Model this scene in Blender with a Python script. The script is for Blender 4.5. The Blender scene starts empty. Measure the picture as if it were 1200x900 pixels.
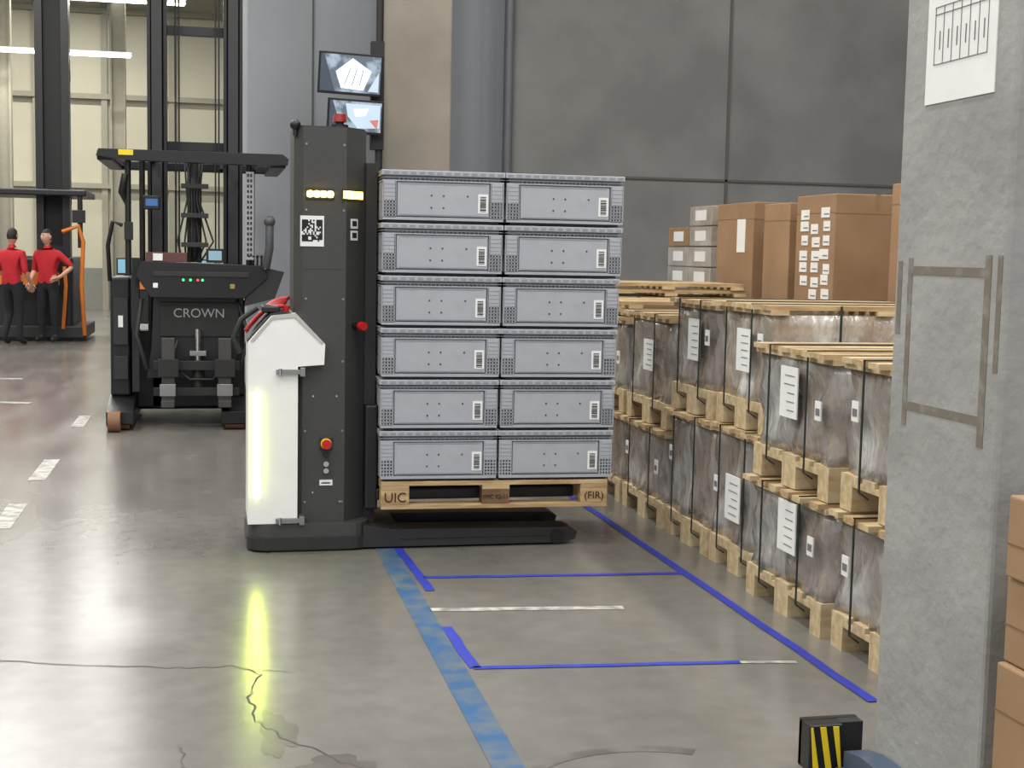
import bpy, bmesh, math, random
from mathutils import Vector, Matrix
random.seed(7)
# ------------------------------------------------------------------ helpers
def lin(c):
    return tuple(((v/255.)/12.92 if v/255.<=.04045 else ((v/255.+.055)/1.055)**2.4) for v in c)+(1.,)
MATS={}
def mat(name,c,rough=.5,metal=0,var=0.,vscale=8.,bump=0.,bscale=40.,emit=0,coat=0.,c2=None,stretch=(1,1,1),detail=5,lo=.35,hi=.65,rvar=0.,ecol=None,spec=.5,c3=None,bdist=.02):
    if name in MATS: return MATS[name]
    m=bpy.data.materials.new(name);m.use_nodes=True;nt=m.node_tree;b=nt.nodes['Principled BSDF']
    b.inputs['Roughness'].default_value=rough;b.inputs['Metallic'].default_value=metal
    b.inputs['Coat Weight'].default_value=coat;b.inputs['Coat Roughness'].default_value=.12
    b.inputs['Specular IOR Level'].default_value=spec
    col=lin(c);b.inputs['Base Color'].default_value=col
    tc=nt.nodes.new('ShaderNodeTexCoord');mp=nt.nodes.new('ShaderNodeMapping')
    nt.links.new(tc.outputs['Object'],mp.inputs[0]);mp.inputs['Scale'].default_value=stretch
    n=nt.nodes.new('ShaderNodeTexNoise');n.inputs['Scale'].default_value=vscale;n.inputs['Detail'].default_value=detail
    nt.links.new(mp.outputs[0],n.inputs['Vector'])
    r=nt.nodes.new('ShaderNodeValToRGB');nt.links.new(n.outputs['Fac'],r.inputs[0])
    r.color_ramp.elements[0].position=lo;r.color_ramp.elements[1].position=hi
    if c2:
        r.color_ramp.elements[0].color=col;r.color_ramp.elements[1].color=lin(c2)
        if c3: e=r.color_ramp.elements.new(min(1,hi+.08));e.color=lin(c3)
    else:
        v=var if var else .04
        r.color_ramp.elements[0].color=tuple(x*(1-v) for x in col[:3])+(1,)
        r.color_ramp.elements[1].color=tuple(min(1,x*(1+v)) for x in col[:3])+(1,)
    nt.links.new(r.outputs[0],b.inputs['Base Color'])
    if bump:
        n2=nt.nodes.new('ShaderNodeTexNoise');n2.inputs['Scale'].default_value=bscale;n2.inputs['Detail'].default_value=4
        nt.links.new(mp.outputs[0],n2.inputs['Vector'])
        bp=nt.nodes.new('ShaderNodeBump');bp.inputs['Strength'].default_value=bump;bp.inputs['Distance'].default_value=bdist
        nt.links.new(n2.outputs['Fac'],bp.inputs['Height']);nt.links.new(bp.outputs[0],b.inputs['Normal'])
        nt.links.new(bp.outputs[0],b.inputs['Coat Normal'])
    if emit:
        b.inputs['Emission Color'].default_value=lin(ecol or c);b.inputs['Emission Strength'].default_value=emit
    MATS[name]=m;return m

class MB:
    def __init__(s): s.v=[];s.f=[];s.mi=[];s.mats=[];s.sm=[]
    def m(s,mt):
        if mt not in s.mats: s.mats.append(mt)
        return s.mats.index(mt)
    def add(s,vs,fs,mt,M=None,smooth=False):
        o=len(s.v);k=s.m(mt)
        for p in vs:
            p=Vector(p); s.v.append((M@p) if M is not None else p)
        for f in fs: s.f.append([o+i for i in f]);s.mi.append(k);s.sm.append(smooth)
    def box(s,x0,x1,y0,y1,z0,z1,mt,M=None,c=0.,taper=0.):
        if c<=0:
            t=taper
            vs=[(x0+t,y0+t,z0),(x1-t,y0+t,z0),(x1-t,y1-t,z0),(x0+t,y1-t,z0),(x0,y0,z1),(x1,y0,z1),(x1,y1,z1),(x0,y1,z1)]
            fs=[(0,3,2,1),(4,5,6,7),(0,1,5,4),(1,2,6,5),(2,3,7,6),(3,0,4,7)]
            s.add(vs,fs,mt,M)
        else:
            bm=bmesh.new();bmesh.ops.create_cube(bm,size=1)
            for v in bm.verts: v.co=Vector(((x0+x1)/2+v.co.x*(x1-x0),(y0+y1)/2+v.co.y*(y1-y0),(z0+z1)/2+v.co.z*(z1-z0)))
            bmesh.ops.bevel(bm,geom=bm.edges[:],offset=c,segments=2,affect='EDGES',profile=.5)
            bm.verts.index_update();s.add([v.co.copy() for v in bm.verts],[[v.index for v in f.verts] for f in bm.faces],mt,M);bm.free()
    def prism(s,poly,axis,a0,a1,mt,M=None):
        n=len(poly);vs=[]
        for a in (a0,a1):
            for p,q in poly:
                vs.append({'x':(a,p,q),'y':(p,a,q),'z':(p,q,a)}[axis])
        fs=[list(range(n))[::-1],list(range(n,2*n))]+[(i,(i+1)%n,n+(i+1)%n,n+i) for i in range(n)]
        s.add(vs,fs,mt,M)
    def cyl(s,p0,p1,r,mt,seg=16,r2=None,M=None):
        p0=Vector(p0);p1=Vector(p1);r2=r if r2 is None else r2
        d=(p1-p0).normalized();a=d.orthogonal().normalized();b=d.cross(a);vs=[]
        for p,rr in ((p0,r),(p1,r2)):
            for i in range(seg):
                t=2*math.pi*i/seg;vs.append(p+a*rr*math.cos(t)+b*rr*math.sin(t))
        s.add(vs,[(i,(i+1)%seg,seg+(i+1)%seg,seg+i) for i in range(seg)],mt,M,True)
        s.add(vs,[list(range(seg))[::-1],list(range(seg,2*seg))],mt,M)
    def tube(s,pts,r,mt,seg=8,M=None):
        pts=[Vector(p) for p in pts];vs=[];prev=None
        for i,p in enumerate(pts):
            d=(pts[min(i+1,len(pts)-1)]-pts[max(i-1,0)]).normalized()
            if prev is None: a=d.orthogonal().normalized()
            else: a=(prev-d*prev.dot(d)).normalized()
            prev=a;b=d.cross(a)
            for k in range(seg):
                t=2*math.pi*k/seg;vs.append(p+a*r*math.cos(t)+b*r*math.sin(t))
        fs=[]
        for i in range(len(pts)-1):
            for k in range(seg): fs.append((i*seg+k,i*seg+(k+1)%seg,(i+1)*seg+(k+1)%seg,(i+1)*seg+k))
        fs.append(list(range(seg))[::-1]);fs.append([(len(pts)-1)*seg+k for k in range(seg)])
        s.add(vs,fs,mt,M,True)
    def ball(s,c,r,mt,M=None,seg=14,sc=(1,1,1)):
        bm=bmesh.new();bmesh.ops.create_uvsphere(bm,u_segments=seg,v_segments=seg//2+2,radius=1)
        for v in bm.verts: v.co=Vector(c)+Vector((v.co.x*r*sc[0],v.co.y*r*sc[1],v.co.z*r*sc[2]))
        bm.verts.index_update();s.add([v.co.copy() for v in bm.verts],[[v.index for v in f.verts] for f in bm.faces],mt,M,True);bm.free()
    def mesh(s,name):
        me=bpy.data.meshes.new(name);me.from_pydata([tuple(v) for v in s.v],[],s.f)
        for mt in s.mats: me.materials.append(mt)
        for i,p in enumerate(me.polygons): p.material_index=s.mi[i];p.use_smooth=s.sm[i]
        bm=bmesh.new();bm.from_mesh(me);bmesh.ops.recalc_face_normals(bm,faces=bm.faces[:]);bm.to_mesh(me);bm.free()
        return me
    def obj(s,name,parent=None,bevel=0,loc=None):
        me=s.mesh(name)
        if loc is not None: me.transform(Matrix.Translation(-Vector(loc)))
        o=bpy.data.objects.new(name,me);bpy.context.collection.objects.link(o)
        if loc is not None: o.location=loc
        if parent: o.parent=parent
        if bevel:
            b=o.modifiers.new('bevel','BEVEL');b.width=bevel;b.segments=2;b.limit_method='ANGLE';b.angle_limit=math.radians(50)
        return o
def yaw(pv,deg):
    p=Vector((pv[0],pv[1],0));return Matrix.Translation(p)@Matrix.Rotation(math.radians(deg),4,'Z')@Matrix.Translation(-p)
def text(body,size,mt,M,parent,name):
    cu=bpy.data.curves.new(name,'FONT');cu.body=body;cu.size=size;cu.extrude=.001;cu.align_x='CENTER';cu.align_y='CENTER'
    o=bpy.data.objects.new(name,cu);bpy.context.collection.objects.link(o);cu.materials.append(mt)
    bpy.context.view_layer.update();dg=bpy.context.evaluated_depsgraph_get()
    me=bpy.data.meshes.new_from_object(o.evaluated_get(dg));bpy.data.objects.remove(o)
    o=bpy.data.objects.new(name,me);bpy.context.collection.objects.link(o)
    o.parent=parent;o.matrix_local=M;return o
FACE=Matrix.Rotation(math.radians(90),4,'X')   # text faces -Y

# ------------------------------------------------------------------ materials
concrete=mat('concrete_wall',(114,114,112),.85,var=.17,vscale=1.1,bump=.15,bscale=30,detail=10)
concrete_l=mat('painted_wall_grey',(138,142,147),.8,var=.05,vscale=.8,bump=.05)
col_m=mat('beige_concrete',(138,132,121),.85,var=.1,vscale=2,bump=.1)
pil_m=mat('pillar_concrete',(144,144,142),.85,var=.11,vscale=3.5,bump=.25,bscale=25,detail=10)
cream=mat('cream_wall_panel',(182,178,158),.8,var=.06,vscale=.6)
black=mat('black_paint',(20,20,22),.4,var=.1)
blackm=mat('black_matte',(30,30,31),.65,var=.1)
dk=mat('dark_grey_paint',(60,60,59),.5,var=.05,vscale=30)
dk2=mat('charcoal',(38,38,39),.5,var=.05)
white=mat('white_paint',(232,231,229),.35,var=.02)
paper=mat('paper',(222,223,222),.8,var=.03)
ink=mat('ink',(25,25,28),.8)
chrome=mat('chrome',(200,200,200),.2,1)
steel=mat('steel',(150,150,150),.4,.9)
red=mat('red_plastic',(180,25,22),.4)
yellow=mat('yellow_paint',(225,198,30),.45)
orange=mat('orange_paint',(215,120,34),.5)
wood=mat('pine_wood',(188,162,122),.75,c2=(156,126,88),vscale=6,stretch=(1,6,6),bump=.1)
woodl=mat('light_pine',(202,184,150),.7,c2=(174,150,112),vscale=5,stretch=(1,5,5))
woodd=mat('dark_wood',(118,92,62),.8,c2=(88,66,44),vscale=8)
card=mat('cardboard',(152,122,92),.8,c2=(136,107,79),vscale=3,lo=.3,hi=.7)
card2=mat('cardboard_edge',(118,90,62),.8)
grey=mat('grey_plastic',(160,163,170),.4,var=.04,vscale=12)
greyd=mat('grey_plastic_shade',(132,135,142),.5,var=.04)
greyx=mat('grey_plastic_slot_shade',(50,52,60),.6)  # near-black tone paints the shade in crate holes and stacking gaps
wrap=mat('film_wrapped_carton',(124,106,92),.26,c2=(158,153,148),c3=(206,204,202),vscale=2.4,stretch=(1.3,1.3,.55),bump=.8,bscale=7,coat=1.,lo=.36,hi=.57,detail=9,bdist=.04)  # palest ramp stop paints film highlights into the carton colour
wrapd=mat('film_wrapped_carton_grey',(130,122,115),.26,c2=(160,158,156),c3=(208,207,206),vscale=2.2,stretch=(1.5,1.5,.5),bump=.8,bscale=7,coat=1.,detail=9,hi=.6,bdist=.04)  # grey version, film glints again put into the colour as pale streaks
wrapp=mat('film_wrapped_carton_tan',(150,130,110),.26,c2=(180,171,160),c3=(224,222,218),vscale=3,stretch=(1.5,1.5,.8),bump=.8,bscale=7,coat=1.,detail=9,hi=.58,bdist=.04)  # tan carton; its palest stop is the film's shine, painted in
wrapl=mat('film_wrapped_carton_pale',(186,182,176),.3,c2=(156,146,132),vscale=4,bump=.4,bscale=10,coat=.6)
strap=mat('strap_green',(25,38,34),.5)
skin_m=mat('skin',(205,160,135),.55)
shirt=mat('red_shirt',(180,26,38),.8,var=.1)
trous=mat('black_trousers',(28,28,32),.85)
hair=mat('dark_hair',(34,27,22),.7)
shoe=mat('shoe',(20,20,20),.6)
tape_b=mat('blue_tape',(40,54,160),.5,var=.15,vscale=20)
tape_f=mat('faded_blue_paint',(44,86,128),.45,c2=(92,102,108),vscale=9,lo=.4,hi=.64,detail=9)
tape_w=mat('faded_white_paint',(182,181,174),.5,c2=(122,120,113),vscale=14,lo=.4,hi=.62,detail=9)
crk=mat('crack_dark',(66,64,60),.8)

# floor material
fm=bpy.data.materials.new('polished_concrete_floor');fm.use_nodes=True;nt=fm.node_tree;b=nt.nodes['Principled BSDF']
tc=nt.nodes.new('ShaderNodeTexCoord')
def noise(sc,det,vec=None):
    n=nt.nodes.new('ShaderNodeTexNoise');n.inputs['Scale'].default_value=sc;n.inputs['Detail'].default_value=det
    nt.links.new(vec or tc.outputs['Object'],n.inputs['Vector']);return n
n1=noise(.6,7);n2=noise(9,9);mp=nt.nodes.new('ShaderNodeMapping');mp.inputs['Scale'].default_value=(2.5,.5,1);nt.links.new(tc.outputs['Object'],mp.inputs[0]);n3=noise(1.4,4,mp.outputs[0])
r1=nt.nodes.new('ShaderNodeValToRGB');nt.links.new(n1.outputs['Fac'],r1.inputs[0])
r1.color_ramp.elements[0].position=.3;r1.color_ramp.elements[0].color=lin((100,98,93));r1.color_ramp.elements[1].position=.7;r1.color_ramp.elements[1].color=lin((121,118,112))
def mix(a,bb,fac,mode='OVERLAY'):
    m=nt.nodes.new('ShaderNodeMixRGB');m.blend_type=mode;m.inputs[0].default_value=fac;nt.links.new(a,m.inputs[1]);nt.links.new(bb,m.inputs[2]);return m.outputs[0]
c=mix(r1.outputs[0],n2.outputs['Fac'],.22);c=mix(c,n3.outputs['Fac'],.14)
n5=noise(1.7,9);r5=nt.nodes.new('ShaderNodeValToRGB');nt.links.new(n5.outputs['Fac'],r5.inputs[0])
r5.color_ramp.elements[0].position=.56;r5.color_ramp.elements[0].color=(1,1,1,1);r5.color_ramp.elements[1].position=.76;r5.color_ramp.elements[1].color=(.84,.83,.81,1)
c=mix(c,r5.outputs[0],.6,'MULTIPLY')
nt.links.new(c,b.inputs['Base Color'])
mr=nt.nodes.new('ShaderNodeMapRange');nt.links.new(n3.outputs['Fac'],mr.inputs[0]);mr.inputs[1].default_value=.3;mr.inputs[2].default_value=.7;mr.inputs[3].default_value=.19;mr.inputs[4].default_value=.26
nt.links.new(mr.outputs[0],b.inputs['Roughness'])

# ------------------------------------------------------------------ room shell
def quick(name,args,mt,**k):
    m=MB();m.box(*args,mt);return m.obj(name,**k)
quick('floor',(-16,12,-6,35,-.2,0),fm)
quick('ceiling',(-16,12,-6,35,9,9.2),mat('ceiling_grey',(120,120,118),.9))
m=MB();m.box(3.0,12,14,14.3,0,9,concrete)
groove=mat('joint_dark',(84,83,80),.9)
m.box(5.37,5.40,13.985,14,0,9,groove);m.box(9.0,9.03,13.985,14,0,9,groove)
m.box(3.0,12,13.985,14,2.36,2.385,groove);m.box(3,12,13.985,14,5.6,5.63,groove)
m.obj('wall_back_right')
m=MB();m.box(.34,3.0,14.3,14.6,0,9,concrete_l);m.box(.985,1.005,14.29,14.3,0,9,groove);m.box(.34,.64,14.6,34.4,0,9,concrete_l)
m.obj('wall_back_middle')
m=MB();m.cyl((2.96,13.93,0),(2.96,13.93,9),.05,mat('pipe_grey',(92,94,98),.5),14)
m.obj('wall_pipe')
m=MB();m.box(1.594,2.264,13.3,13.95,0,9,col_m,c=.02);m.box(1.56,2.3,13.27,13.98,0,.12,concrete);m.obj('concrete_column')
m=MB();m.box(-16,.64,34.4,34.7,0,9,cream)
post=mat('panel_post',(140,137,120),.7)
for x in [-15+1.55*i for i in range(11)]: m.box(x,x+.14,34.25,34.4,0,9,post)
for z in (2.9,5.0,7.0): m.box(-16,.34,34.2,34.4,z,z+.12,post)
m.box(-16,.34,34.3,34.4,0,1.0,mat('wall_dado',(120,120,112),.8))
m.obj('wall_far_hall')
quick('wall_right',(12,12.3,-6,14.3,0,9),concrete)
quick('wall_left',(-16.3,-16,-6,34.7,0,9),cream)
for x,y in ((-4.2,30.),(-2.0,31.)):
    m=MB();m.box(x-.14,x+.14,y-.02,y+.02,0,9,post);m.box(x-.16,x-.12,y-.12,y+.12,0,9,post);m.box(x+.12,x+.16,y-.12,y+.12,0,9,post);m.box(x-.25,x+.25,y-.2,y+.2,0,.03,steel);m.obj('steel_column')

# ------------------------------------------------------------------ light fixtures
tube=mat('lamp_tube',(255,250,235),.5,emit=10)
def fixture(x,y,z,L,power,alongx=True,w=.25):
    m=MB();h=L/2
    if alongx:
        m.box(x-h,x+h,y-.09,y+.09,z,z+.06,white);m.box(x-h+.03,x+h-.03,y-.06,y+.06,z-.03,z,tube)
        for s in (-.8,.8): m.cyl((x+s*h,y,z+.06),(x+s*h,y,9),.006,steel,6)
    else:
        m.box(x-.09,x+.09,y-h,y+h,z,z+.06,white);m.box(x-.06,x+.06,y-h+.03,y+h-.03,z-.03,z,tube)
        for s in (-.8,.8): m.cyl((x,y+s*h,z+.06),(x,y+s*h,9),.006,steel,6)
    o=m.obj('ceiling_tube_light',loc=(x,y,z))
    L_=bpy.data.lights.new('lamp','AREA');L_.shape='RECTANGLE';L_.size=L;L_.size_y=w;L_.energy=power;L_.color=(1,.98,.945)
    lo=bpy.data.objects.new('lamp',L_);bpy.context.collection.objects.link(lo);lo.parent=o;lo.location=(0,0,-.06)
    if not alongx: lo.rotation_euler=(0,0,math.pi/2)
for x in (-9,-4,.8,5.5):
    for y in (-2,3.5,9): fixture(x,y,8.2,3,240,False)
for y in (12,): fixture(-3,y,8.2,3,230,False)
for x in (-9,-3):
    for y in (19,25,31): fixture(x,y,7.6 if y<28 else 7.2,3,360,True)
fixture(-3.9,29,5.35,4.6,110,True)
fixture(-1.6,27.,6.1,2.2,80,True)
W=bpy.data.worlds.new('world');bpy.context.scene.world=W;W.use_nodes=True
W.node_tree.nodes['Background'].inputs[0].default_value=(.93,.965,1,1);W.node_tree.nodes['Background'].inputs[1].default_value=1.0

# ------------------------------------------------------------------ floor markings
def strip(name,p,q,w,mt,z=.002,n=1,jit=0):
    m=MB();p=Vector(p);q=Vector(q);d=(q-p);nn=Vector((-d.y,d.x)).normalized()*w/2
    vs=[];fs=[]
    for i in range(n+1):
        c=p+d*i/n+nn.normalized()*random.uniform(-jit,jit);vs+= [(c.x+nn.x,c.y+nn.y,z),(c.x-nn.x,c.y-nn.y,z)]
    for i in range(n): fs.append((2*i,2*i+1,2*i+3,2*i+2))
    m.add(vs,fs,mt);return m.obj(name)
strip('faded_lane_line',(.87,3.0),(.875,7.02),.10,tape_f)
strip('blue_floor_tape',(.945,6.99),(.975,6.08),.045,tape_b,.003,8,.004)
strip('blue_floor_tape',(.945,5.47),(.955,4.9),.045,tape_b,.003,6,.004)
strip('blue_floor_tape',(.98,6.34),(2.25,6.26),.04,tape_b,.003,10,.004)
strip('blue_floor_tape',(.95,4.9),(1.98,4.82),.035,tape_b,.003,10,.004)
strip('blue_floor_tape',(2.25,8.4),(2.275,4.3),.045,tape_b,.004,12,.004)
strip('white_floor_line',(.92,5.75),(1.77,5.67),.055,tape_w,.002)
strip('white_floor_line',(1.98,4.82),(2.2,4.79),.03,tape_w,.002)
for (y0,y1) in ((10.25,9.35),(8.5,7.75),(12.9,12.1)): strip('white_lane_dash',(-1.14,y0),(-1.14,y1),.11,tape_w)
strip('white_floor_line',(-1.75,13.95),(-2.6,14.2),.14,tape_w)
strip('white_floor_line',(-2.15,16.5),(-3.2,16.5),.14,tape_w)
def crack(pts,w):
    m=MB();P=[]
    for a,bq in zip(pts[:-1],pts[1:]):
        for i in range(7): P.append(Vector(a).lerp(Vector(bq),i/7)+Vector((random.uniform(-.012,.012),random.uniform(-.015,.015))))
    P.append(Vector(pts[-1]));vs=[];fs=[]
    for i,p in enumerate(P):
        d=(P[min(i+1,len(P)-1)]-P[max(0,i-1)]).normalized();n=Vector((-d.y,d.x))*w*random.uniform(.4,1)
        vs+=[(p.x+n.x,p.y+n.y,.0015),(p.x-n.x,p.y-n.y,.0015)]
    for i in range(len(P)-1): fs.append((2*i,2*i+1,2*i+3,2*i+2))
    m.add(vs,fs,crk);m.obj('floor_crack')
crack([(-.9,5.28),(-.46,5.16),(-.16,5.07),(.06,5.06),(.17,4.95),(.12,4.7),(.14,4.45),(.22,4.25),(.38,4.05),(.46,3.9)],.004)
crack([(-2.6,5.6),(-1.6,5.35),(-.9,5.28)],.0035)
crack([(.15,5.0),(.28,4.95)],.003)
crack([(-.1,4.25),(-.08,4.05),(-.1,3.9)],.002)
def arc(cx,cy,r,a0,a1,w,mt,name):
    m=MB();n=24;vs=[]
    for i in range(n+1):
        a=math.radians(a0+(a1-a0)*i/n)
        for q in (r-w/2,r+w/2): vs.append((cx+q*math.cos(a),cy+q*math.sin(a),.0012))
    m.add(vs,[(2*i,2*i+1,2*i+3,2*i+2) for i in range(n)],mt);m.obj(name)
scuff=mat('tyre_scuff',(84,82,78),.35,c2=(108,105,98),vscale=9,lo=.4,hi=.6)
arc(1.25,3.55,.45,60,150,.05,scuff,'tyre_scuff')
st=mat('damp_stain',(92,89,84),.25,c2=(104,101,95),vscale=6)
m=MB()
for cx,cy,rx,ry in ((.20,4.32,.06,.20),(.36,4.0,.12,.09)):
    n=40;vs=[(cx,cy,.0009)]
    for i in range(n):
        a=2*math.pi*i/n;k=1+.18*math.sin(3*a+cx*9)+.12*math.sin(7*a)+random.uniform(-.06,.06);vs.append((cx+rx*k*math.cos(a),cy+ry*k*math.sin(a),.0009+cx*.0003))
    m.add(vs,[(0,i+1,(i+1)%n+1) for i in range(n)],st)
m.obj('floor_stain')

# ------------------------------------------------------------------ storage crates
def crate_mesh():
    m=MB();H=.262
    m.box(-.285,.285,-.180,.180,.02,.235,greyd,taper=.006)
    m.box(-.278,.278,-.176,.176,0,.022,greyx)  # dark base band: shade of the gap between stacked crates, as colour
    m.box(-.305,.305,-.2,.2,.232,.258,grey,c=.003)
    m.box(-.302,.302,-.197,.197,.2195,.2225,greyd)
    m.box(-.300,.300,-.195,.195,.203,.209,grey)
    for sy in (-1,1):
        y=.199*sy
        for i in range(14):
            x=-.28+i*.0431;m.box(x-.014,x+.014,min(y,y+.002*sy),max(y,y+.002*sy),.238,.250,greyd)
        Y0,Y1=sorted((sy*.180,sy*.190))
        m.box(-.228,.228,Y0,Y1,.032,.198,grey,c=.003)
        Ya,Yb=sorted((sy*.190,sy*.1915))
        m.box(-.215,.215,Ya,Yb,.190,.193,greyd);m.box(-.215,.215,Ya,Yb,.037,.040,greyd)
        for x,z in ((-.06,.135),(0,.135),(.0,.075),(-.06,.075),(.12,.135)):
            m.box(x-.004,x+.004,Ya,Yb,z-.004,z+.004,greyx)
        for i in range(22):
            x=-.22+i*.0209;m.box(x-.0015,x+.0015,min(sy*.18,sy*.196),max(sy*.18,sy*.196),.209,.2195,greyd)
        Y2,Y3=sorted((sy*.180,sy*.197))
        for sx in (-1,1):
            for i in range(5):
                x=sx*(.236+.0152*i);m.box(x-.0028,x+.0028,Y2,Y3,.024,.203 if i in(0,4) else .11,grey)
            for j in range(6):
                z=.026+j*.0165;x0,x1=sorted((sx*.234,sx*.296));m.box(x0,x1,Y2,Y3,z-.0028,z+.0028,grey)
            x0,x1=sorted((sx*.236,sx*.296));m.box(x0,x1,Y2,Y3-.003 if sy>0 else Y3,.112,.203,grey)
            for j in range(4): m.box(x0,x1,Y2-.001,Y3+.001,.125+j*.02,.128+j*.02,greyd)
        m.box(-.298,.298,Y2,Y3,.012,.026,grey)
    for sx in (-1,1):
        X0,X1=sorted((sx*.28,sx*.297))
        for i in range(11):
            y=-.18+.036*i;m.box(X0,X1,y-.003,y+.003,.024,.205,grey)
        m.box(X0,X1,-.19,.19,.012,.026,grey);m.box(X0,X1,-.19,.19,.105,.11,grey)
        Xa,Xb=sorted((sx*.297,sx*.306));m.box(Xa,Xb,-.06,.06,.236,.254,greyx)
    m.box(.172,.222,-.1925,-.1895,.052,.148,paper)
    z=.060
    while z<.138:
        h=random.choice((.0025,.004,.006));m.box(.182,.212,-.1935,-.192,z,z+h,ink);z+=h+random.choice((.0025,.0035))
    return m.mesh('plastic_crate')
cm=crate_mesh();G=yaw((1.46,7.3),-1.5)
PZ=.223;Y0=6.90
for k in range(6):
    for i in range(2):
        for j in range(2):
            o=bpy.data.objects.new('plastic_crate',cm);bpy.context.collection.objects.link(o)
            sc=1.012+.004*k
            x=1.458+(i-.5)*.612*sc+.002*k
            o.matrix_world=G@Matrix.Translation((x+random.uniform(-.002,.002),Y0+.2+j*.402-.004*k,PZ+.146+k*.2655))@Matrix.Diagonal((sc,1,1.012,1))

def pallet(m,x0,y0,z0,Lx,Ly,mt,mtd,M=None):
    b=.022;bh=.078
    xs=[(0,.145),(Lx/2-.0725,Lx/2+.0725),(Lx-.145,Lx)];ys=[(0,.1),(Ly/2-.0725,Ly/2+.0725),(Ly-.1,Ly)]
    for y in ys: m.box(x0,x0+Lx,y0+y[0],y0+y[1],z0,z0+b,mt,M)
    for y in ys:
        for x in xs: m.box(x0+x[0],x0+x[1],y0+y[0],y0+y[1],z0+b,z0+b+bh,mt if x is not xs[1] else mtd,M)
    for x in xs: m.box(x0+x[0],x0+x[1],y0,y0+Ly,z0+b+bh,z0+2*b+bh,mt,M)
    n=5
    for i in range(n):
        w=.145 if i in(0,2,4) else .1;c=(Ly-.145)*i/(n-1)+.0725
        m.box(x0,x0+Lx,y0+c-w/2,y0+c+w/2,z0+2*b+bh,z0+3*b+bh,mt,M)
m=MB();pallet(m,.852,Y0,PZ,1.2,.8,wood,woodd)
eup=m.obj('wooden_pallet',bevel=.002);eup.matrix_world=G
dkb=mat('burnt_mark',(50,32,20),.8)
text('UIC',.07,dkb,Matrix.Translation((.925,Y0-.002,PZ+.06))@FACE,eup,'stamp_text_1')
text('(FIR)',.055,dkb,Matrix.Translation((1.98,Y0-.002,PZ+.06))@FACE,eup,'stamp_text_2')
text('IPPC 02-11',.03,dkb,Matrix.Translation((1.45,Y0-.002,PZ+.06))@FACE,eup,'stamp_text_3')

# ------------------------------------------------------------------ lifting robot
m=MB()
def rpoly(x0,x1,y0,y1,r,n=5):
    P=[]
    for cx,cy,a0 in ((x1-r,y0+r,-90),(x1-r,y1-r,0),(x0+r,y1-r,90),(x0+r,y0+r,180)):
        for i in range(n+1):
            a=math.radians(a0+90*i/n);P.append((cx+r*math.cos(a),cy+r*math.sin(a)))
    return P
m.prism(rpoly(.165,.80,6.97,7.62,.10),'z',.012,.075,dk2)
m.prism(rpoly(.172,.79,6.98,7.6,.10),'z',.075,.145,dk)
m.prism(rpoly(.2,.76,7.0,7.58,.08),'z',0,.012,black)
cx0,cx1,cy0,cy1=.40,.772,7.03,7.5
poly=[(cx0+.045,cy0),(cx1-.11,cy0),(cx1,cy0+.11),(cx1,cy1-.08),(cx1-.08,cy1),(cx0+.08,cy1),(cx0,cy1-.08),(cx0,cy0+.05)]
m.prism(poly,'z',.145,2.165,dk)
m.prism([(x+(.006 if x<.58 else -.006),y+(.006 if y<7.2 else -.006)) for x,y in poly],'z',2.165,2.172,dk2)
m.box(.45,.655,cy0-.001,cy0+.001,1.45,1.453,dk2)
for x in (.46,.65):
    for z in (.25,.62,.98,1.3,1.75,2.08): m.cyl((x,cy0,z),(x,cy0-.004,z),.006,steel,8)
m.box(.772,.84,7.05,7.6,.2,.75,black,c=.01);m.box(.772,.83,7.12,7.2,.1,2.0,blackm);m.box(.772,.83,7.4,7.48,.1,2.0,blackm)
for y0,y1 in ((6.99,7.17),(7.44,7.62)):
    m.prism([(.76,.012),(1.84,.012),(1.90,.03),(1.91,.07),(1.87,.092),(.9,.105),(.76,.13)],'y',y0,y1,dk2)
    m.cyl((1.8,y0-.004,.045),(1.8,y1+.004,.045),.04,black,16)
    m.box(.95,1.75,y0-.003,y0,.05,.056,black)
m.box(.76,.95,7.17,7.44,.02,.11,dk2)
for y0,y1 in ((7.04,7.20),(7.40,7.56)): m.box(.83,1.9,y0,y1,.25,.312,black,c=.01)
m.cyl((.64,7.2,2.17),(.64,7.2,2.195),.045,black,20);m.cyl((.64,7.2,2.195),(.64,7.2,2.21),.022,blackm,16);m.cyl((.64,7.2,2.21),(.64,7.2,2.25),.036,mat('beacon_red',(140,30,24),.4),20,r2=.03)
m.ball((.405,7.06,2.175),.028,black);m.cyl((.405,7.06,2.12),(.405,7.06,2.17),.012,black,10)
led=mat('led_warm',(255,225,140),.4,emit=9,ecol=(255,205,78));ledw=mat('led_strip',(250,255,170),.4,emit=80,ecol=(214,238,44));lens=mat('led_lens',(245,245,238),.3,emit=3,ecol=(248,250,222))
m.box(.458,.60,cy0-.006,cy0,1.803,1.857,black)
for i in range(4): m.cyl((.478+i*.034,cy0-.004,1.83),(.478+i*.034,cy0-.022,1.83),.0175,led,12)
for i in range(4): m.box(.464+i*.034,.492+i*.034,cy0-.013,cy0-.004,1.815,1.845,led)
A=Matrix.Translation((cx1-.11,cy0,0))@Matrix.Rotation(math.radians(45),4,'Z')
m.box(-.035,.12,-.006,0,1.803,1.857,black,A)
for i in range(4): m.box(-.03+i*.037,.003+i*.037,-.016,-.004,1.811,1.849,led,A)
m.box(.430,.55,cy0-.004,cy0,1.565,1.72,paper)
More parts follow.
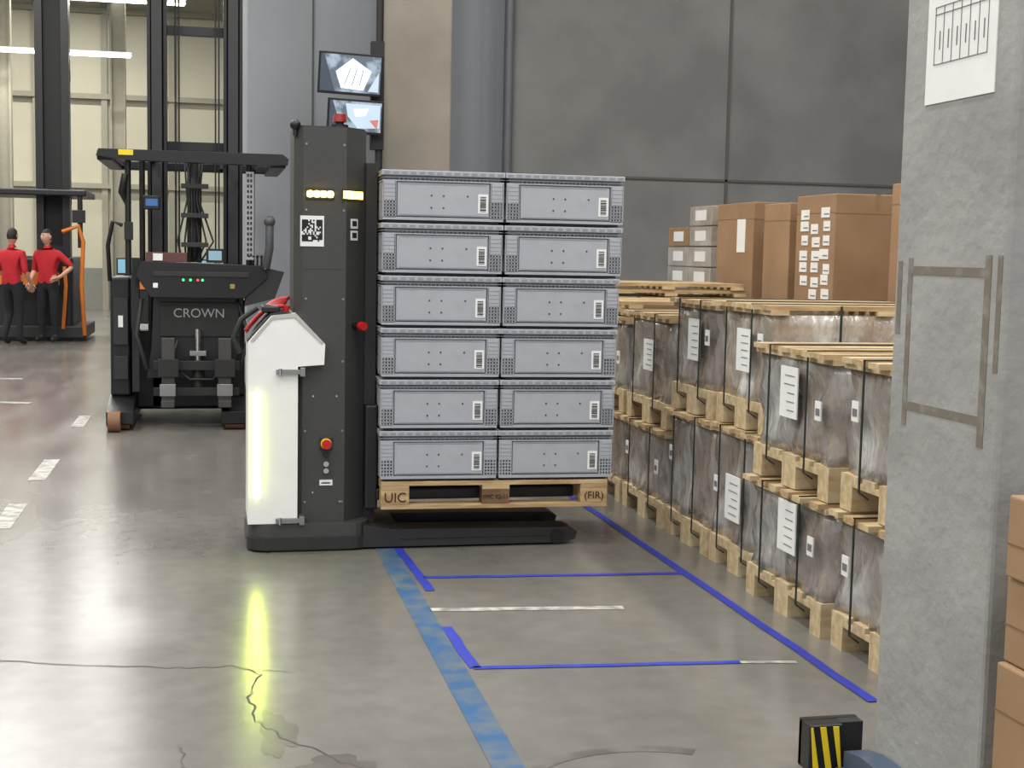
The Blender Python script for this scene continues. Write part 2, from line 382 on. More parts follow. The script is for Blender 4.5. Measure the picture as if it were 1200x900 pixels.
for i in range(13):
    for j in range(13):
        cor=(i<4 or i>8) and (j<4 or j>8) and not(i>8 and j<4)
        ii=i if i<4 else i-9;jj=j if j<4 else j-9
        on=(ii in(0,3) or jj in(0,3) or (ii in (1,2) and jj in(1,2))) if cor else random.random()<.5
        if on: m.box(.438+i*.008,.4462+i*.008,cy0-.0055,cy0-.003,1.59+j*.0085,1.5987+j*.0085,ink)
for z in (1.60,1.66):
    m.box(.035,.09,-.004,0,z,z+.05,paper,A);m.box(.045,.08,-.005,-.003,z+.012,z+.04,ink,A)
m.cyl((.71,7.08,1.163),(.74,7.03,1.163),.018,black,14);m.cyl((.74,7.03,1.163),(.755,7.0,1.163),.022,red,16)
m.box(.535,.6,cy0-.012,cy0,.52,.59,dk2,c=.003);m.cyl((.567,cy0-.012,.555),(.567,cy0-.016,.555),.028,yellow,20);m.cyl((.567,cy0-.016,.555),(.567,cy0-.05,.555),.02,red,18,r2=.025)
for z in (.495,.45,.415): m.cyl((.567,cy0,z),(.567,cy0-.025,z),.014,chrome if z<.48 else black,14)
m.box(.535,.602,cy0-.003,cy0,.335,.365,paper);m.box(.545,.59,cy0-.004,cy0-.002,.345,.352,ink)
for x,z in ((.50,.8),(.62,.8),(.50,.3),(.64,.25)): m.cyl((x,cy0,z),(x,cy0-.003,z),.005,chrome,8)
m.prism([(.17,.147),(.42,.147),(.42,.955),(.552,.965),(.557,1.07),(.41,1.225),(.285,1.212),(.17,1.08)],'y',6.985,7.42,white)
m.prism([(.18,1.087),(.29,1.214),(.408,1.227),(.548,1.078),(.54,1.07),(.40,1.205),(.29,1.195),(.195,1.08)],'y',6.98,7.43,mat('console_seam',(180,178,172),.5))
m.prism([(.168,1.075),(.285,1.205),(.40,1.222),(.34,1.235),(.28,1.222),(.163,1.085)],'y',7.0,7.40,dk2)
m.box(.198,.232,6.980,6.986,.28,.83,lens)
for i in range(18): m.cyl((.215,6.986,.295+i*.0305),(.215,6.976,.295+i*.0305),.011,ledw,10)
for z in (.93,.165):
    m.box(.31,.45,6.965,6.985,z-.012,z+.012,steel);m.cyl((.33,6.96,z-.018),(.33,6.96,z+.018),.008,chrome,8);m.box(.43,.455,6.96,7.03,z-.022,z+.022,steel)
m.tube([(.13,7.05,1.02),(.10,7.07,1.10),(.14,7.08,1.19),(.22,7.08,1.25)],.014,blackm)
for k in range(5):
    P=[(.16+.19*t+.01*k,7.1+.05*k+.03*math.sin(5*t+k),1.13+.13*t+.035*math.sin(math.pi*t)+.008*k) for t in [i/8 for i in range(9)]]
    m.tube(P,.011,red if k%2==0 else mat('dark_red_cable',(120,20,24),.5))
m.box(.24,.33,7.02,7.2,1.225,1.26,black,c=.008);m.cyl((.36,7.1,1.23),(.37,7.1,1.262),.018,red)
for x in (.45,.49): m.cyl((x,7.1,1.19-(x-.45)),(x+.01,7.1,1.205-(x-.45)),.012,ink,10)
rob=m.obj('autonomous_pallet_lifter',bevel=.003)

# ------------------------------------------------------------------ monitors
scr=mat('screen_a',(120,132,145),.3,c2=(70,78,88),vscale=7,emit=0,lo=.42,hi=.56,detail=6)
for s in (scr,):
    ntt=s.node_tree;bb=ntt.nodes['Principled BSDF'];rp=[n for n in ntt.nodes if n.type=='VALTORGB'][0];ntt.links.new(rp.outputs[0],bb.inputs['Emission Color']);bb.inputs['Emission Strength'].default_value=1.3
m=MB();m.cyl((1.53,13.05,0),(1.53,13.05,9),.035,blackm,12);m.box(1.4,1.66,12.95,13.2,0,.02,blackm)
m.box(1.45,1.57,13.0,13.12,2.5,3.5,blackm)
m.obj('monitor_mount_pole')
pal=mat('screen_bright',(215,225,235),.3,emit=.7);pal2=mat('screen_mid',(165,180,195),.3,emit=.8);ska=mat('screen_dark',(60,68,78),.3,emit=.6);skr=mat('screen_warm',(190,120,110),.3,emit=.4)
for x0,x1,z0,z1,nm in ((.945,1.54,2.985,3.365,'a'),(1.03,1.55,2.63,2.945,'b')):
    m=MB();M=Matrix.Translation(((x0+x1)/2,12.9,(z0+z1)/2))@Matrix.Rotation(math.radians(8),4,'X')@Matrix.Rotation(math.radians(2),4,'Y');w=(x1-x0)/2;h=(z1-z0)/2
    m.box(-w,w,-.02,.03,-h,h,black,M,c=.006);m.box(-w+.02,w-.02,-.022,-.019,-h+.025,h-.02,scr,M)
    def scrq(pts,mt,d): m.prism(pts,'y',-.022-d,-.0215-d,mt,M)
    W_=w-.02;T=h-.02;Bq=-h+.025
    scrq([(-W_,Bq),(-W_*.5,Bq),(-W_*.9,T),(-W_,T)],ska,.001)
    if nm=='a':
        scrq([(-W_*.5,T*.1),(W_*.05,T*.85),(W_*.7,T*.2),(W_*.45,Bq*.85),(-W_*.3,Bq*.8)],pal,.001)
        for i in range(3): scrq([(-W_*.2+.07*i,Bq*.6),(-W_*.18+.07*i,Bq*.6),(-W_*.0+.06*i,T*.3),(-W_*.02+.06*i,T*.3)],ska,.002)
        scrq([(W_*.6,Bq*.9),(W_*.95,Bq*.9),(W_*.95,T*.2)],pal2,.001)
    else:
        scrq([(-W_*.4,T*.85),(W_*.95,T*.85),(W_*.95,Bq*.7),(W_*.1,Bq*.8),(-W_*.3,0)],pal2,.001)
        scrq([(-W_*.1,T*.5),(W_*.5,T*.6),(W_*.4,T*.1),(0,0)],pal,.002);scrq([(W_*.55,Bq*.2),(W_*.9,Bq*.1),(W_*.85,Bq*.8)],skr,.002)
    m.box(-.04,.04,.03,.09,-.04,.04,blackm,M)
    m.obj('wall_monitor')

# ------------------------------------------------------------------ pallet loads
gtext=mat('grey_print',(110,110,115),.8)
def lidset(m,x0,y0,zt,Lx,Ly):
    for xa in (0,.5,1): 
        xx=x0+xa*(Lx-.09);m.box(xx,xx+.09,y0-.01,y0+Ly+.01,zt,zt+.022,woodl)
    n=6
    for i in range(n):
        c=y0+.045+(Ly-.09)*i/(n-1);m.box(x0-.03+random.uniform(-.02,.02),x0+Lx+.02,c-.042,c+.042,zt+.022,zt+.044,woodl if i%2 else wood)
def load(name,x0,y0,z0,Lx,Ly,ztop,mt,lid=True,strp=True,label=0):
    m=MB();Z=z0
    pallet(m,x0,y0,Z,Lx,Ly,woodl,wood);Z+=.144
    zt=ztop-(.045 if lid else 0)
    nb=2;bw=Ly/nb
    for i in range(nb):
        bm=bmesh.new();bmesh.ops.create_cube(bm,size=1)
        bmesh.ops.subdivide_edges(bm,edges=bm.edges[:],cuts=7,use_grid_fill=True)
        seed=random.random()*50
        for v in bm.verts:
            p=v.co.copy()
            w=.012*math.sin(seed+p.z*9+p.y*5)+.008*random.uniform(-1,1)
            sx=1-.03*(1-4*p.z*p.z)*.5
            v.co=Vector((x0+.02+(Lx-.04)*(p.x*sx+.5)+w,y0+.012+bw*i+(bw-.015)*(p.y*sx+.5)+w*.2,Z+(zt-Z)*(p.z+.5)))
        bm.verts.index_update();m.add([v.co.copy() for v in bm.verts],[[v.index for v in f.verts] for f in bm.faces],mt if i==0 else (wrapd if mt is wrap else (wrap if mt is wrapd else mt)),None,True);bm.free()
    if lid: lidset(m,x0,y0,zt,Lx,Ly)
    if strp:
        for f in (.22,.72):
            y=y0+Ly*f;m.box(x0-.034,x0-.030,y-.006,y+.006,z0+.1,ztop+.003,strap)
            m.box(x0-.034,x0+Lx+.02,y-.006,y+.006,ztop+.0,ztop+.004,strap)
            m.tube([(x0-.033,y,z0+.1),(x0+.01,y,z0+.07)],.003,strap,6)
        for f in (.3,.75):
            x=x0+Lx*f;m.box(x-.006,x+.006,y0-.014,y0-.011,z0+.1,ztop,strap)
    for k in range(label):
        y=y0+Ly*(.45+.3*k)+random.uniform(-.04,.04);z=Z+(zt-Z)*(.2+.2*random.random());w=random.uniform(.07,.095);h=random.uniform(.17,.24)
        m.box(x0-.016,x0-.010,y-w,y+w,z,z+h,paper)
        for q in range(5): m.box(x0-.0175,x0-.0155,y-w*.7,y+w*random.uniform(.1,.6),z+.03+q*h*.17,z+.034+q*h*.17,gtext)
    for fr in (.84,.12):
        if random.random()<.5:
            y=y0+Ly*fr;z=Z+(zt-Z)*random.uniform(.35,.6);m.box(x0-.016,x0-.010,y-.028,y+.028,z,z+.08,paper);m.box(x0-.017,x0-.0155,y-.02,y+.02,z+.02,z+.05,gtext)
    return m.obj(name,loc=(x0+Lx/2,y0+Ly/2,z0))
cols=[(2.44,4.20,.8,.56,1.17),(2.43,5.08,.8,.56,1.17),(2.50,5.90,.66,.72,1.335),(2.50,6.60,.66,.71,1.325),(2.50,7.32,.78,.565,1.22),(2.50,8.16,.8,.565,1.17),(2.50,9.02,.8,.58,1.27),(2.5,9.88,.8,.58,1.26)]
for i,(x,y,L,a,bz) in enumerate(cols):
    load('wrapped_pallet_load',x,y,0,1.18,L,a,wrap if i%2 else wrapd,label=(i in (1,2)))
    load('wrapped_pallet_load',x+.01,y,a+.004,1.16,L-.01,bz,(wrapd,wrap,wrapp,wrap,wrap,wrapd,wrapp,wrap)[i],label=1 if i in(1,2,3,4) else 0)
m=MB()
for k in range(2): lidset(m,2.52+.01*k,8.17,1.176+k*.046,1.1,.76)
m.obj('wooden_lid_stack')
m=MB()
for k in range(2): lidset(m,2.55-.02*k,9.03,1.276+k*.046,1.1,.76)
m.obj('wooden_lid_stack')
def carton(m,x0,y0,z0,dx,dy,dz,labels=0,dense=False):
    m.box(x0,x0+dx,y0,y0+dy,z0,z0+dz,card,c=.006)
    m.box(x0-.001,x0+.0,y0,y0+dy,z0+dz-.12,z0+dz-.115,card2)
    m.box(x0+dx*.47,x0+dx*.53,y0-.0015,y0,z0+dz-.1,z0+dz,mat('packing_tape',(140,112,80),.35));m.box(x0,x0+dx,y0-.001,y0,z0+dz-.125,z0+dz-.121,card2)
    for k in range(labels):
        if dense:
            y=y0+dy*(.10+.28*(k%3))+random.uniform(-.02,.02);z=z0+.06+(k//3)*.085+random.uniform(-.012,.012)
            if random.random()<.12: continue
            m.box(x0-.004,x0-.001,y,y+random.uniform(.09,.13),z,z+.064,paper);m.box(x0-.005,x0-.003,y+.01,y+.08,z+.018,z+.026,gtext)
        else:
            m.box(x0+dx*.62,x0+dx*.80,y0-.003,y0-.001,z0+dz*.55,z0+dz*.85,paper);m.box(x0+dx*.65,x0+dx*.77,y0-.004,y0-.002,z0+dz*.65,z0+dz*.7,gtext)
            m.box(x0-.004,x0-.001,y0+dy*.2,y0+dy*.42,z0+dz*.55,z0+dz*.85,paper)
X2=3.78
for y in (4.3,5.2,6.1,7.0): load('wrapped_pallet_load',X2,y,0,1.18,.8,.56,wrap,strp=False);load('wrapped_pallet_load',X2,y,.564,1.18,.8,1.12,wrapd,strp=False)
for y in (7.9,8.9,9.85,10.8): load('wrapped_pallet_load',X2,y,0,1.18,.8,.6,wrap,strp=False);load('wrapped_pallet_load',X2,y,.604,1.18,.8,1.15,wrap,strp=False)
def cbox(*a,**k):
    m=MB();carton(m,*a,**k);return m.obj('cardboard_box')
cbox(X2,7.93,1.152,.57,.58,.81,labels=24,dense=True);cbox(X2+.575,7.93,1.152,.56,.58,.80,labels=1)
cbox(X2,9.25,1.152,.58,.72,.80,labels=1);cbox(X2+.59,9.25,1.152,.5,.7,.79)
cbox(X2,8.62,1.152,.5,.44,.775)
cbox(X2,6.75,1.127,.56,.46,.86,labels=1);cbox(X2+.57,6.75,1.127,.56,.46,.85,labels=1)
m=MB()
for k in range(5):
    for j in range(2):
        for i in range(3):
            if k==4 and j==1: continue
            z=1.152+k*.162;x=X2+i*.33;y=10.1+j*.52
            m.box(x,x+.31,y,y+.5,z,z+.152,wrapl if (i+2*j+k)%5 else card,c=.004)
            m.box(x-.003,x,y+.12,y+.36,z+.04,z+.12,paper);m.box(x+.06,x+.24,y-.003,y,z+.04,z+.12,paper)
m.obj('wrapped_carton_stack')

# ------------------------------------------------------------------ concrete pillar with sign
m=MB();m.box(1.95,2.41,3.105,3.68,0,9,pil_m,c=.012)
o=m.obj('concrete_pillar')
mark=mat('tape_residue',(108,101,92),.8,c2=(130,126,119),vscale=18,lo=.5,hi=.7)
def onp(m,y0,y1,z0,z1,mt,d=.003): m.box(1.95-d,1.951,y0,y1,z0,z1,mt)
m=MB()
onp(m,3.17,3.60,1.512,1.537,mark,.0012);onp(m,3.17,3.60,1.125,1.15,mark,.0012);onp(m,3.575,3.60,1.08,1.56,mark,.0015);onp(m,3.17,3.20,1.07,1.57,mark,.0015)
onp(m,3.635,3.66,1.34,1.55,mark,.0012);onp(m,3.12,3.142,1.27,1.57,mark,.0012)
m.obj('tape_residue_frame')
m=MB();onp(m,3.20,3.55,1.985,2.36,paper,.003)
for z in (2.09,2.225,2.245): onp(m,3.24,3.51,z,z+.002,gtext,.0045)
for i in range(7): onp(m,3.24+i*.0445,3.242+i*.0445,2.09,2.245,gtext,.0045)
for i in range(6):onp(m,3.257+i*.0445,3.262+i*.0445,2.13,2.18,gtext,.004)
m.obj('paper_sign')
m=MB();m.box(1.762,1.87,3.72,3.80,0,.145,black,c=.004);m.box(1.87,1.945,3.74,3.80,0,.145,blackm);m.box(1.762,1.945,3.78,3.80,0,.147,black)
for i in range(3):
    x=1.775+i*.042
    p=[(x,.004),(x+.02,.004),(x-.004,.141),(x-.024,.141)]
    p=[(min(1.868,max(1.7635,a)),c) for a,c in p];m.prism(p,'y',3.717,3.7195,yellow)
blu=mat('blue_grey_steel',(74,88,108),.45,.2)
m.prism([(3.3,0),(3.70,0),(3.70,.07),(3.6,.09),(3.3,.09)],'x',1.865,1.944,blu)
m.box(1.84,1.944,3.3,3.70,0,.02,blu)
m.obj('pillar_corner_guard',bevel=.002)
m=MB();pallet(m,1.87,2.15,0,1.2,.79,wood,woodd);pallet(m,1.865,2.15,.145,1.2,.79,wood,woodd);m.obj('wooden_pallet')
m=MB();carton(m,1.872,2.5,.291,.6,.43,.29);m.obj('cardboard_box')
m=MB();carton(m,1.888,2.5,.583,.58,.43,.21);m.obj('cardboard_box')
m=MB();carton(m,1.875,2.5,.795,.6,.42,.2);m.obj('cardboard_box')

# pallet stack behind robot
m=MB()
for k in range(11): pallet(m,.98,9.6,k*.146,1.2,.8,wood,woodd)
m.obj('wooden_pallet_stack')

# ------------------------------------------------------------------ reach truck
m=MB()
tan=mat('tyre_tan',(120,84,58),.7)
for x0,x1 in ((-.88,-.66),(.07,.29)):
    m.prism([(11.8,.06),(11.86,.03),(13.3,.03),(13.3,.3),(12.5,.28),(11.95,.2),(11.8,.16)],'x',x0,x1,black)
    for y in (11.9,12.15): m.cyl((x0+.03,y,.085),(x1-.03,y,.085),.085,tan,18)
m.cyl((-.86,11.76,.085),(-.76,11.76,.085),.085,tan,18)
m.box(-.85,.28,12.7,13.7,.08,.8,black,c=.03)
m.box(-.87,-.70,12.25,12.9,.25,1.28,black,c=.02);m.box(-.84,-.72,12.2,12.26,.4,.6,dk2);m.box(-.84,-.72,12.2,12.26,.7,1.1,dk2)
m.box(-.68,-.62,12.1,12.2,.3,1.45,blackm)
m.box(.12,.27,12.25,12.9,.25,1.1,black,c=.02)
m.prism([(-.56,.42),(.16,.42),(.22,.7),(.26,1.13),(-.5,1.13),(-.52,.7)],'y',12.1,12.5,black)
m.prism([(-.52,1.12),(.26,1.12),(.46,1.3),(.42,1.40),(-.6,1.42),(-.64,1.3)],'y',11.98,12.6,black)
m.box(-.5,.3,11.97,11.99,1.3,1.34,dk2);m.box(-.45,.22,12.085,12.1,.78,1.08,blackm,c=.006)
m.prism([(.26,1.05),(.52,1.12),(.60,1.35),(.46,1.38),(.3,1.3)],'y',12.0,12.3,dk2)
for x0,x1 in ((-.575,-.405),(.09,.26)):
    m.box(x0,x0+.03,12.75,13.0,.1,5.6,black);m.box(x1-.03,x1,12.75,13.0,.1,5.6,black);m.box(x0,x1,12.86,12.89,.1,5.6,blackm)
    m.box(x0+.04,x1-.04,12.7,12.8,.1,5.6,dk2)
for z in (.5,2.42,3.45,5.4): m.box(-.575,.26,12.9,12.98,z,z+.08,black)
for x in (-.33,-.30,.02,.05): m.cyl((x,12.8,1.3),(x,12.8,5.6),.008,blackm,6)
for x in (-.2,-.12): m.tube([(x,12.2,1.42),(x,12.25,1.8),(x,12.3,2.27)],.022,blackm)
for i in range(6): m.tube([(-.26+.03*i,12.2,1.42),(-.3+.06*i,12.15,1.6),(-.22+.02*i,12.2,1.95),(-.24+.03*i,12.25,2.27)],.009,blackm if i%2 else dk2,6)
m.cyl((-.16,12.25,1.42),(-.16,12.25,2.27),.035,dk2,12)
for z in (1.55,1.8,2.05): m.box(-.27,-.04,12.1,12.16,z,z+.04,dk2)
m.cyl((-.13,12.04,.5),(-.13,12.04,.85),.03,chrome,14);m.cyl((-.13,12.04,.3),(-.13,12.04,.55),.05,dk2,14);m.box(-.2,-.06,12.0,12.1,.62,.66,steel)
m.box(-.5,.22,11.95,12.0,.5,.58,blackm,c=.004);m.box(-.5,.22,11.95,12.0,.28,.35,blackm,c=.004)
for x0,x1 in ((-.43,-.32),(.04,.15)):
    m.box(x0,x1,11.88,11.95,.2,.78,dk,c=.006);m.box(x0,x1,11.75,11.95,.2,.26,dk,c=.006);m.box(x0-.03,x1+.03,11.86,11.96,.45,.6,blackm)
    m.box(x0-.01,x1+.01,11.74,11.76,.3,.4,steel)
for x,y in ((-.70,12.0),(-.60,12.3),(.30,12.05),(-.78,13.3),(.36,13.3)): m.cyl((x,y,1.3),(x,y,2.28),.025,black,10)
m.prism([(.27,1.45),(.34,1.45),(.34,2.2),(.27,2.2)],'y',11.97,11.99,mat('perforated_metal',(150,152,154),.5,.2))
for i in range(16):
    for j in range(2): m.box(.282+j*.026,.298+j*.026,11.965,11.97,1.48+i*.045,1.505+i*.045,black)
m.prism([(-.95,2.29),(-.93,2.35),(.58,2.35),(.63,2.31),(.62,2.26),(.45,2.25),(-.7,2.26)],'y',11.9,12.02,black)
m.box(-.95,-.83,12.0,13.5,2.26,2.34,black,c=.01);m.box(.48,.61,12.0,13.5,2.24,2.33,black,c=.01);m.box(-.9,.6,13.4,13.5,2.26,2.34,black,c=.01)
for i in range(5): m.box(-.85+i*.3,-.80+i*.3,12.0,13.45,2.29,2.33,black)
m.box(-.77,-.65,11.892,11.9,2.30,2.345,yellow)
m.tube([(-.86,12.1,1.25),(-.87,12.05,1.55),(-.83,12.05,1.75),(-.75,12.05,1.72)],.018,black)
m.tube([(-.70,12.05,1.9),(-.75,11.98,2.0),(-.72,11.98,2.15)],.03,black);m.box(-.73,-.66,11.95,12.0,1.6,1.75,black)
hs=mat('handset_grey',(70,72,76),.5)
m.tube([(.44,11.95,1.38),(.47,11.93,1.55),(.47,11.93,1.75)],.035,hs);m.ball((.47,11.93,1.78),.05,hs)
m.box(-.58,-.44,12.05,12.1,1.86,1.98,black,c=.01);sb=mat('blue_screen',(50,90,140),.3,emit=.5);m.box(-.56,-.46,12.045,12.05,1.89,1.95,sb)
m.box(-.06,.09,12.0,12.05,1.42,1.54,black);m.box(-.04,.07,11.995,12.0,1.44,1.52,mat('pale_screen',(130,160,175),.3,emit=.2))
m.box(-.56,-.22,12.0,12.1,1.42,1.5,mat('dark_red_pad',(90,56,52),.7));m.box(-.5,-.42,11.99,12.0,1.43,1.49,paper)
m.box(-.5,-.46,11.975,11.98,1.2,1.24,paper);m.box(.14,.18,11.975,11.98,1.2,1.24,mat('dull_yellow',(150,130,50),.6));m.box(-.8,-.76,12.19,12.2,.85,.95,paper)
for i in range(4): m.cyl((.30+.035*i,12.0,1.38),(.30+.035*i,11.98,1.47),.008,black,8);m.ball((.30+.035*i,11.98,1.48),.014,black,seg=8)
for x,cc in ((-.25,(60,230,110)),(-.19,(60,230,110)),(-.13,(230,60,40)),(-.09,(60,230,110))): m.cyl((x,11.98,1.27),(x,11.968,1.27),.011,mat('lamp_%d'%cc[0],cc,.4,emit=2),8)
m.tube([(-.3,12.05,.75),(-.36,12.0,.55),(-.2,11.97,.42),(0,11.97,.42),(.1,12,.6)],.012,blackm)
m.tube([(-.6,12.1,1.1),(-.64,12.0,.8),(-.55,12.0,.5)],.02,blackm)
m.tube([(.2,12.1,1.1),(.3,12.0,.8),(.22,12.0,.5)],.016,blackm)
rt=m.obj('reach_truck',bevel=.004)
text('CROWN',.11,mat('logo_silver',(150,150,152),.5),Matrix.Translation((-.12,12.082,.98))@FACE,rt,'logo_text')
# ------------------------------------------------------------------ far lift truck
m=MB()
for x0,x1 in ((-2.80,-2.68),(-2.40,-2.28)): m.box(x0,x1,23.4,23.7,.1,7.2,black)
m.box(-2.72,-2.36,23.5,23.6,.1,7.0,blackm)
for z in (.4,2.2,4.2,6.8): m.box(-2.8,-2.28,23.6,23.75,z,z+.2,black)
m.box(-3.6,-1.98,22.9,24.6,2.32,2.42,black,c=.02)
m.box(-3.6,-3.5,22.9,23.0,.4,2.32,black);m.cyl((-2.08,22.95,1.5),(-2.08,22.95,2.32),.04,blackm,10);m.box(-2.2,-2.0,22.9,23.0,1.9,2.1,black)
m.box(-3.5,-2.2,23.0,24.6,.12,1.35,black,c=.05);m.box(-3.5,-2.0,22.9,24.6,.05,.25,dk2,c=.02)
m.tube([(-2.35,22.88,1.75),(-2.1,22.88,1.85),(-2.03,22.88,1.6),(-2.06,22.88,.9),(-2.02,22.88,.1)],.035,orange)
m.tube([(-2.35,22.88,.2),(-2.3,22.88,.9),(-2.32,22.88,1.2)],.03,orange);m.box(-3.5,-2.4,22.85,22.9,.9,1.1,orange)
for i in range(4): m.cyl((-3.3+.38*i,22.95,.09),(-3.3+.38*i,23.2,.09),.09,blackm,14)
m.obj('order_picker_truck',bevel=.004)
m=MB()
for i in range(4):
    x=-2.0+i*.55
    m.box(x,x+.5,29,29.6,.72,.76,dk);m.box(x+.02,x+.06,29.05,29.1,0,.72,dk);m.box(x+.44,x+.48,29.05,29.1,0,.72,dk)
    m.box(x+.05,x+.42,29.3,29.36,.95,1.3,blackm,c=.01);m.box(x+.08,x+.39,29.295,29.3,.99,1.27,mat('pale_screen2',(120,170,190),.3,emit=.4));m.box(x+.2,x+.27,29.33,29.38,.76,.95,blackm)
m.obj('workstation_bench')
m=MB();m.box(-1.9,-1.0,28.0,28.6,0,.95,blackm,c=.02);m.box(-1.8,-1.1,27.99,28.0,.7,.85,orange);m.obj('charging_cabinet')

# ------------------------------------------------------------------ people
def person(name,M,J,headrot=0,hairm=hair):
    R=dict(pel=(.155,.11),wst=(.135,.1),chs=(.165,.115),nkb=(.075,.07),nk=(.055,.055),hd=(.05,.05),
      shl=(.065,.065),ell=(.045,.045),wrl=(.028,.026),pal=(.036,.02),shr=(.065,.065),elr=(.045,.045),wrr=(.028,.026),par=(.036,.02),
      hpl=(.09,.095),knl=(.062,.065),anl=(.045,.05),tol=(.045,.035),hpr=(.09,.095),knr=(.062,.065),anr=(.045,.05),tor=(.045,.035),
      cal=(.055,.06),car=(.055,.06))
    E=[('pel','wst','s'),('wst','chs','s'),('chs','nkb','s'),('nkb','nk','k'),('nk','hd','k'),
       ('chs','shl','s'),('shl','ell','s'),('ell','wrl','k'),('wrl','pal','k'),('chs','shr','s'),('shr','elr','s'),('elr','wrr','k'),('wrr','par','k'),
       ('pel','hpl','t'),('hpl','knl','t'),('knl','cal','t'),('cal','anl','t'),('anl','tol','b'),('pel','hpr','t'),('hpr','knr','t'),('knr','car','t'),('car','anr','t'),('anr','tor','b')]
    J=dict(J)
    for s in 'lr':
        J['ca'+s]=tuple(Vector(J['kn'+s]).lerp(Vector(J['an'+s]),.35))
    names=[n for n in R if n in J];idx={n:i for i,n in enumerate(names)}
    me=bpy.data.meshes.new(name+'_sk');me.from_pydata([J[n] for n in names],[(idx[a],idx[b]) for a,b,_ in E],[])
    o=bpy.data.objects.new(name+'_sk',me);bpy.context.collection.objects.link(o)
    o.modifiers.new('skin','SKIN');o.modifiers['skin'].use_smooth_shade=True
    sd=me.skin_vertices[0].data
    for n in names: sd[idx[n]].radius=R[n];sd[idx[n]].use_root=(n=='pel')
    ss=o.modifiers.new('sub','SUBSURF');ss.levels=2;ss.render_levels=2
    bpy.context.view_layer.update();dg=bpy.context.evaluated_depsgraph_get()
    bme=bpy.data.meshes.new_from_object(o.evaluated_get(dg));bpy.data.objects.remove(o)
    for mt in (shirt,skin_m,trous,shoe): bme.materials.append(mt)
    order=['s','k','t','b']
    def dist(p,a,b):
        a=Vector(a);b=Vector(b);t=max(0,min(1,(p-a).dot(b-a)/(b-a).length_squared));return (p-a.lerp(b,t)).length
    for p in bme.polygons:
        c=p.center;best=min(E,key=lambda e:dist(c,J[e[0]],J[e[1]])-(.05 if e[2]=='s' and e[0] in('pel','wst','chs') else 0))
        l=best[2]
        if l=='s' and c.z<J['pel'][2]-.03 and best[0]=='pel': l='t'
        p.material_index=order.index(l);p.use_smooth=True
    body=bpy.data.objects.new(name,bme);bpy.context.collection.objects.link(body);body.matrix_world=M
    hm=MB();hp=Vector(J['hd']);H=Matrix.Translation(hp+Vector((0,-.01,.10)))@Matrix.Rotation(headrot,4,'Z')
    bm=bmesh.new();bmesh.ops.create_uvsphere(bm,u_segments=24,v_segments=18,radius=1)
    for v in bm.verts:
        x,y,z=v.co;j=1-.28*max(0,-z)
        X,Yy,Z=x*.077*j,y*.098*(1-.12*max(0,-z)),z*.122
        if y<-.75 and abs(x)<.25 and -.35<z<.1: Yy-=.022*(1-abs(x)/.25)
        if y<-.6 and .05<z<.2 and .2<abs(x)<.6: Yy+=.008
        v.co=(X,Yy,Z)
    bm.verts.index_update();fv=[[v.index for v in f.verts] for f in bm.faces];vs=[v.co.copy() for v in bm.verts]
    hf=[f for f in fv if (sum(vs[i].z for i in f)/len(f)>.055 or (sum(vs[i].y for i in f)/len(f)>.0 and sum(vs[i].z for i in f)/len(f)>-.05))]
    sf=[f for f in fv if f not in hf];hm.add(vs,sf,skin_m,H,True);hm.add([v*1.05 for v in vs],hf,hairm,H,True);bm.free()
    for s in (-1,1):
        hm.ball((s*.030,-.086,.012),.011,paper,H,10);hm.ball((s*.030,-.094,.012),.006,ink,H,8);hm.ball((s*.079,.005,0),.02,skin_m,H,10,(.4,1,1.5));hm.box(s*.03-.016,s*.03+.016,-.097,-.088,.03,.036,hairm,H)
    hm.box(-.022,.022,-.094,-.086,-.052,-.044,mat('lips',(150,80,75),.6),H,c=.002)
    h=hm.obj(name+'_head',parent=body)
    fm_=MB()
    for s in 'lr':
        w=Vector(J['wr'+s]);p=Vector(J['pa'+s]);d=(p-w).normalized();side=d.cross(Vector((0,0,1))).normalized() if abs(d.z)<.9 else Vector((0,1,0));nn=d.cross(side)
        for k,L in enumerate((.07,.08,.075,.06)):
            a=p+side*(k-1.5)*.019;b1=a+d*L*.5;b2=b1+(d*.8+nn*.6)*L*.5;fm_.tube([a-d*.02,a,b1,b2],.0085,skin_m,6)
        a=w.lerp(p,.35)+side*.03;fm_.tube([a,a+side*.02+d*.03,a+side*.025+d*.065],.01,skin_m,6)
    fm_.obj(name+'_fingers',parent=body)
    return body
base=dict(pel=(0,0,.98),wst=(0,0,1.12),chs=(0,.01,1.34),nkb=(0,.01,1.46),nk=(0,0,1.5),hd=(0,-.01,1.56),
  hpl=(.10,0,.9),knl=(.11,-.02,.5),anl=(.12,.01,.10),tol=(.13,-.14,.045),hpr=(-.10,0,.9),knr=(-.11,-.02,.5),anr=(-.12,.01,.10),tor=(-.14,-.14,.045),
  shl=(.19,0,1.40),ell=(.40,.05,1.2),wrl=(.24,-.07,1.04),pal=(.17,-.11,1.02),shr=(-.19,0,1.40),elr=(-.25,.02,1.12),wrr=(-.22,-.16,.95),par=(-.2,-.2,.88))
person('standing_worker',Matrix.Translation((-2.53,22.5,0))@Matrix.Rotation(math.radians(-25),4,'Z'),base,headrot=-.3)
J2=dict(base);J2.update(ell=(.24,.03,1.12),wrl=(.2,-.18,1.05),pal=(.16,-.25,1.06),knl=(.10,-.06,.5),anl=(.13,.05,.1),tol=(.13,-.10,.045))
person('standing_worker',Matrix.Translation((-2.98,21.9,0))@Matrix.Rotation(math.radians(150),4,'Z'),J2,headrot=.2)

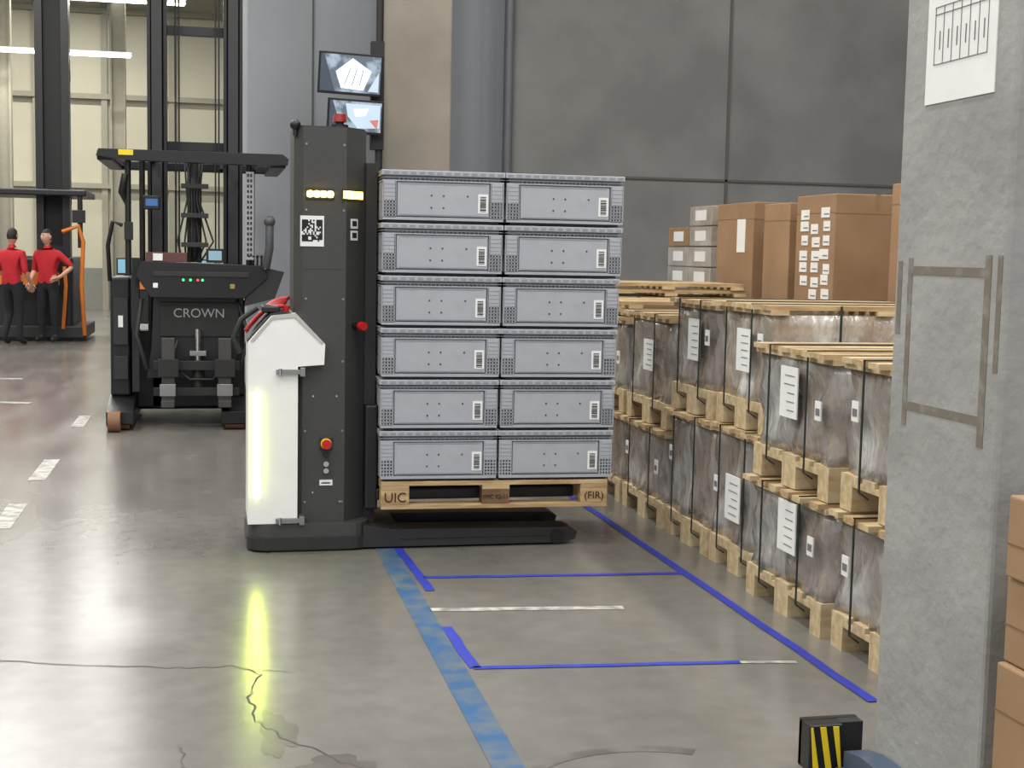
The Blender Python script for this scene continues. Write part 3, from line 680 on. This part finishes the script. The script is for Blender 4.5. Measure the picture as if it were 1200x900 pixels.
# ------------------------------------------------------------------ camera
F=1600.;VP=(250,290);S=.02;HC=1.55
d1=Vector(((VP[0]-600)/F,(VP[1]-450)/F,1)).normalized();D=d1.cross(Vector((1,S,0))).normalized();Yv=d1;Xv=D.cross(Yv)
r=Vector((Xv[0],Yv[0],-D[0]));u=-Vector((Xv[1],Yv[1],-D[1]));bk=-Vector((Xv[2],Yv[2],-D[2]))
M=Matrix(((r.x,u.x,bk.x,0),(r.y,u.y,bk.y,0),(r.z,u.z,bk.z,HC),(0,0,0,1)))
cd=bpy.data.cameras.new('camera');cd.lens=48;cd.sensor_width=36;cd.clip_end=200
co=bpy.data.objects.new('camera',cd);bpy.context.collection.objects.link(co);co.matrix_world=M
bpy.context.scene.camera=co
bpy.context.scene.view_settings.view_transform='Standard'
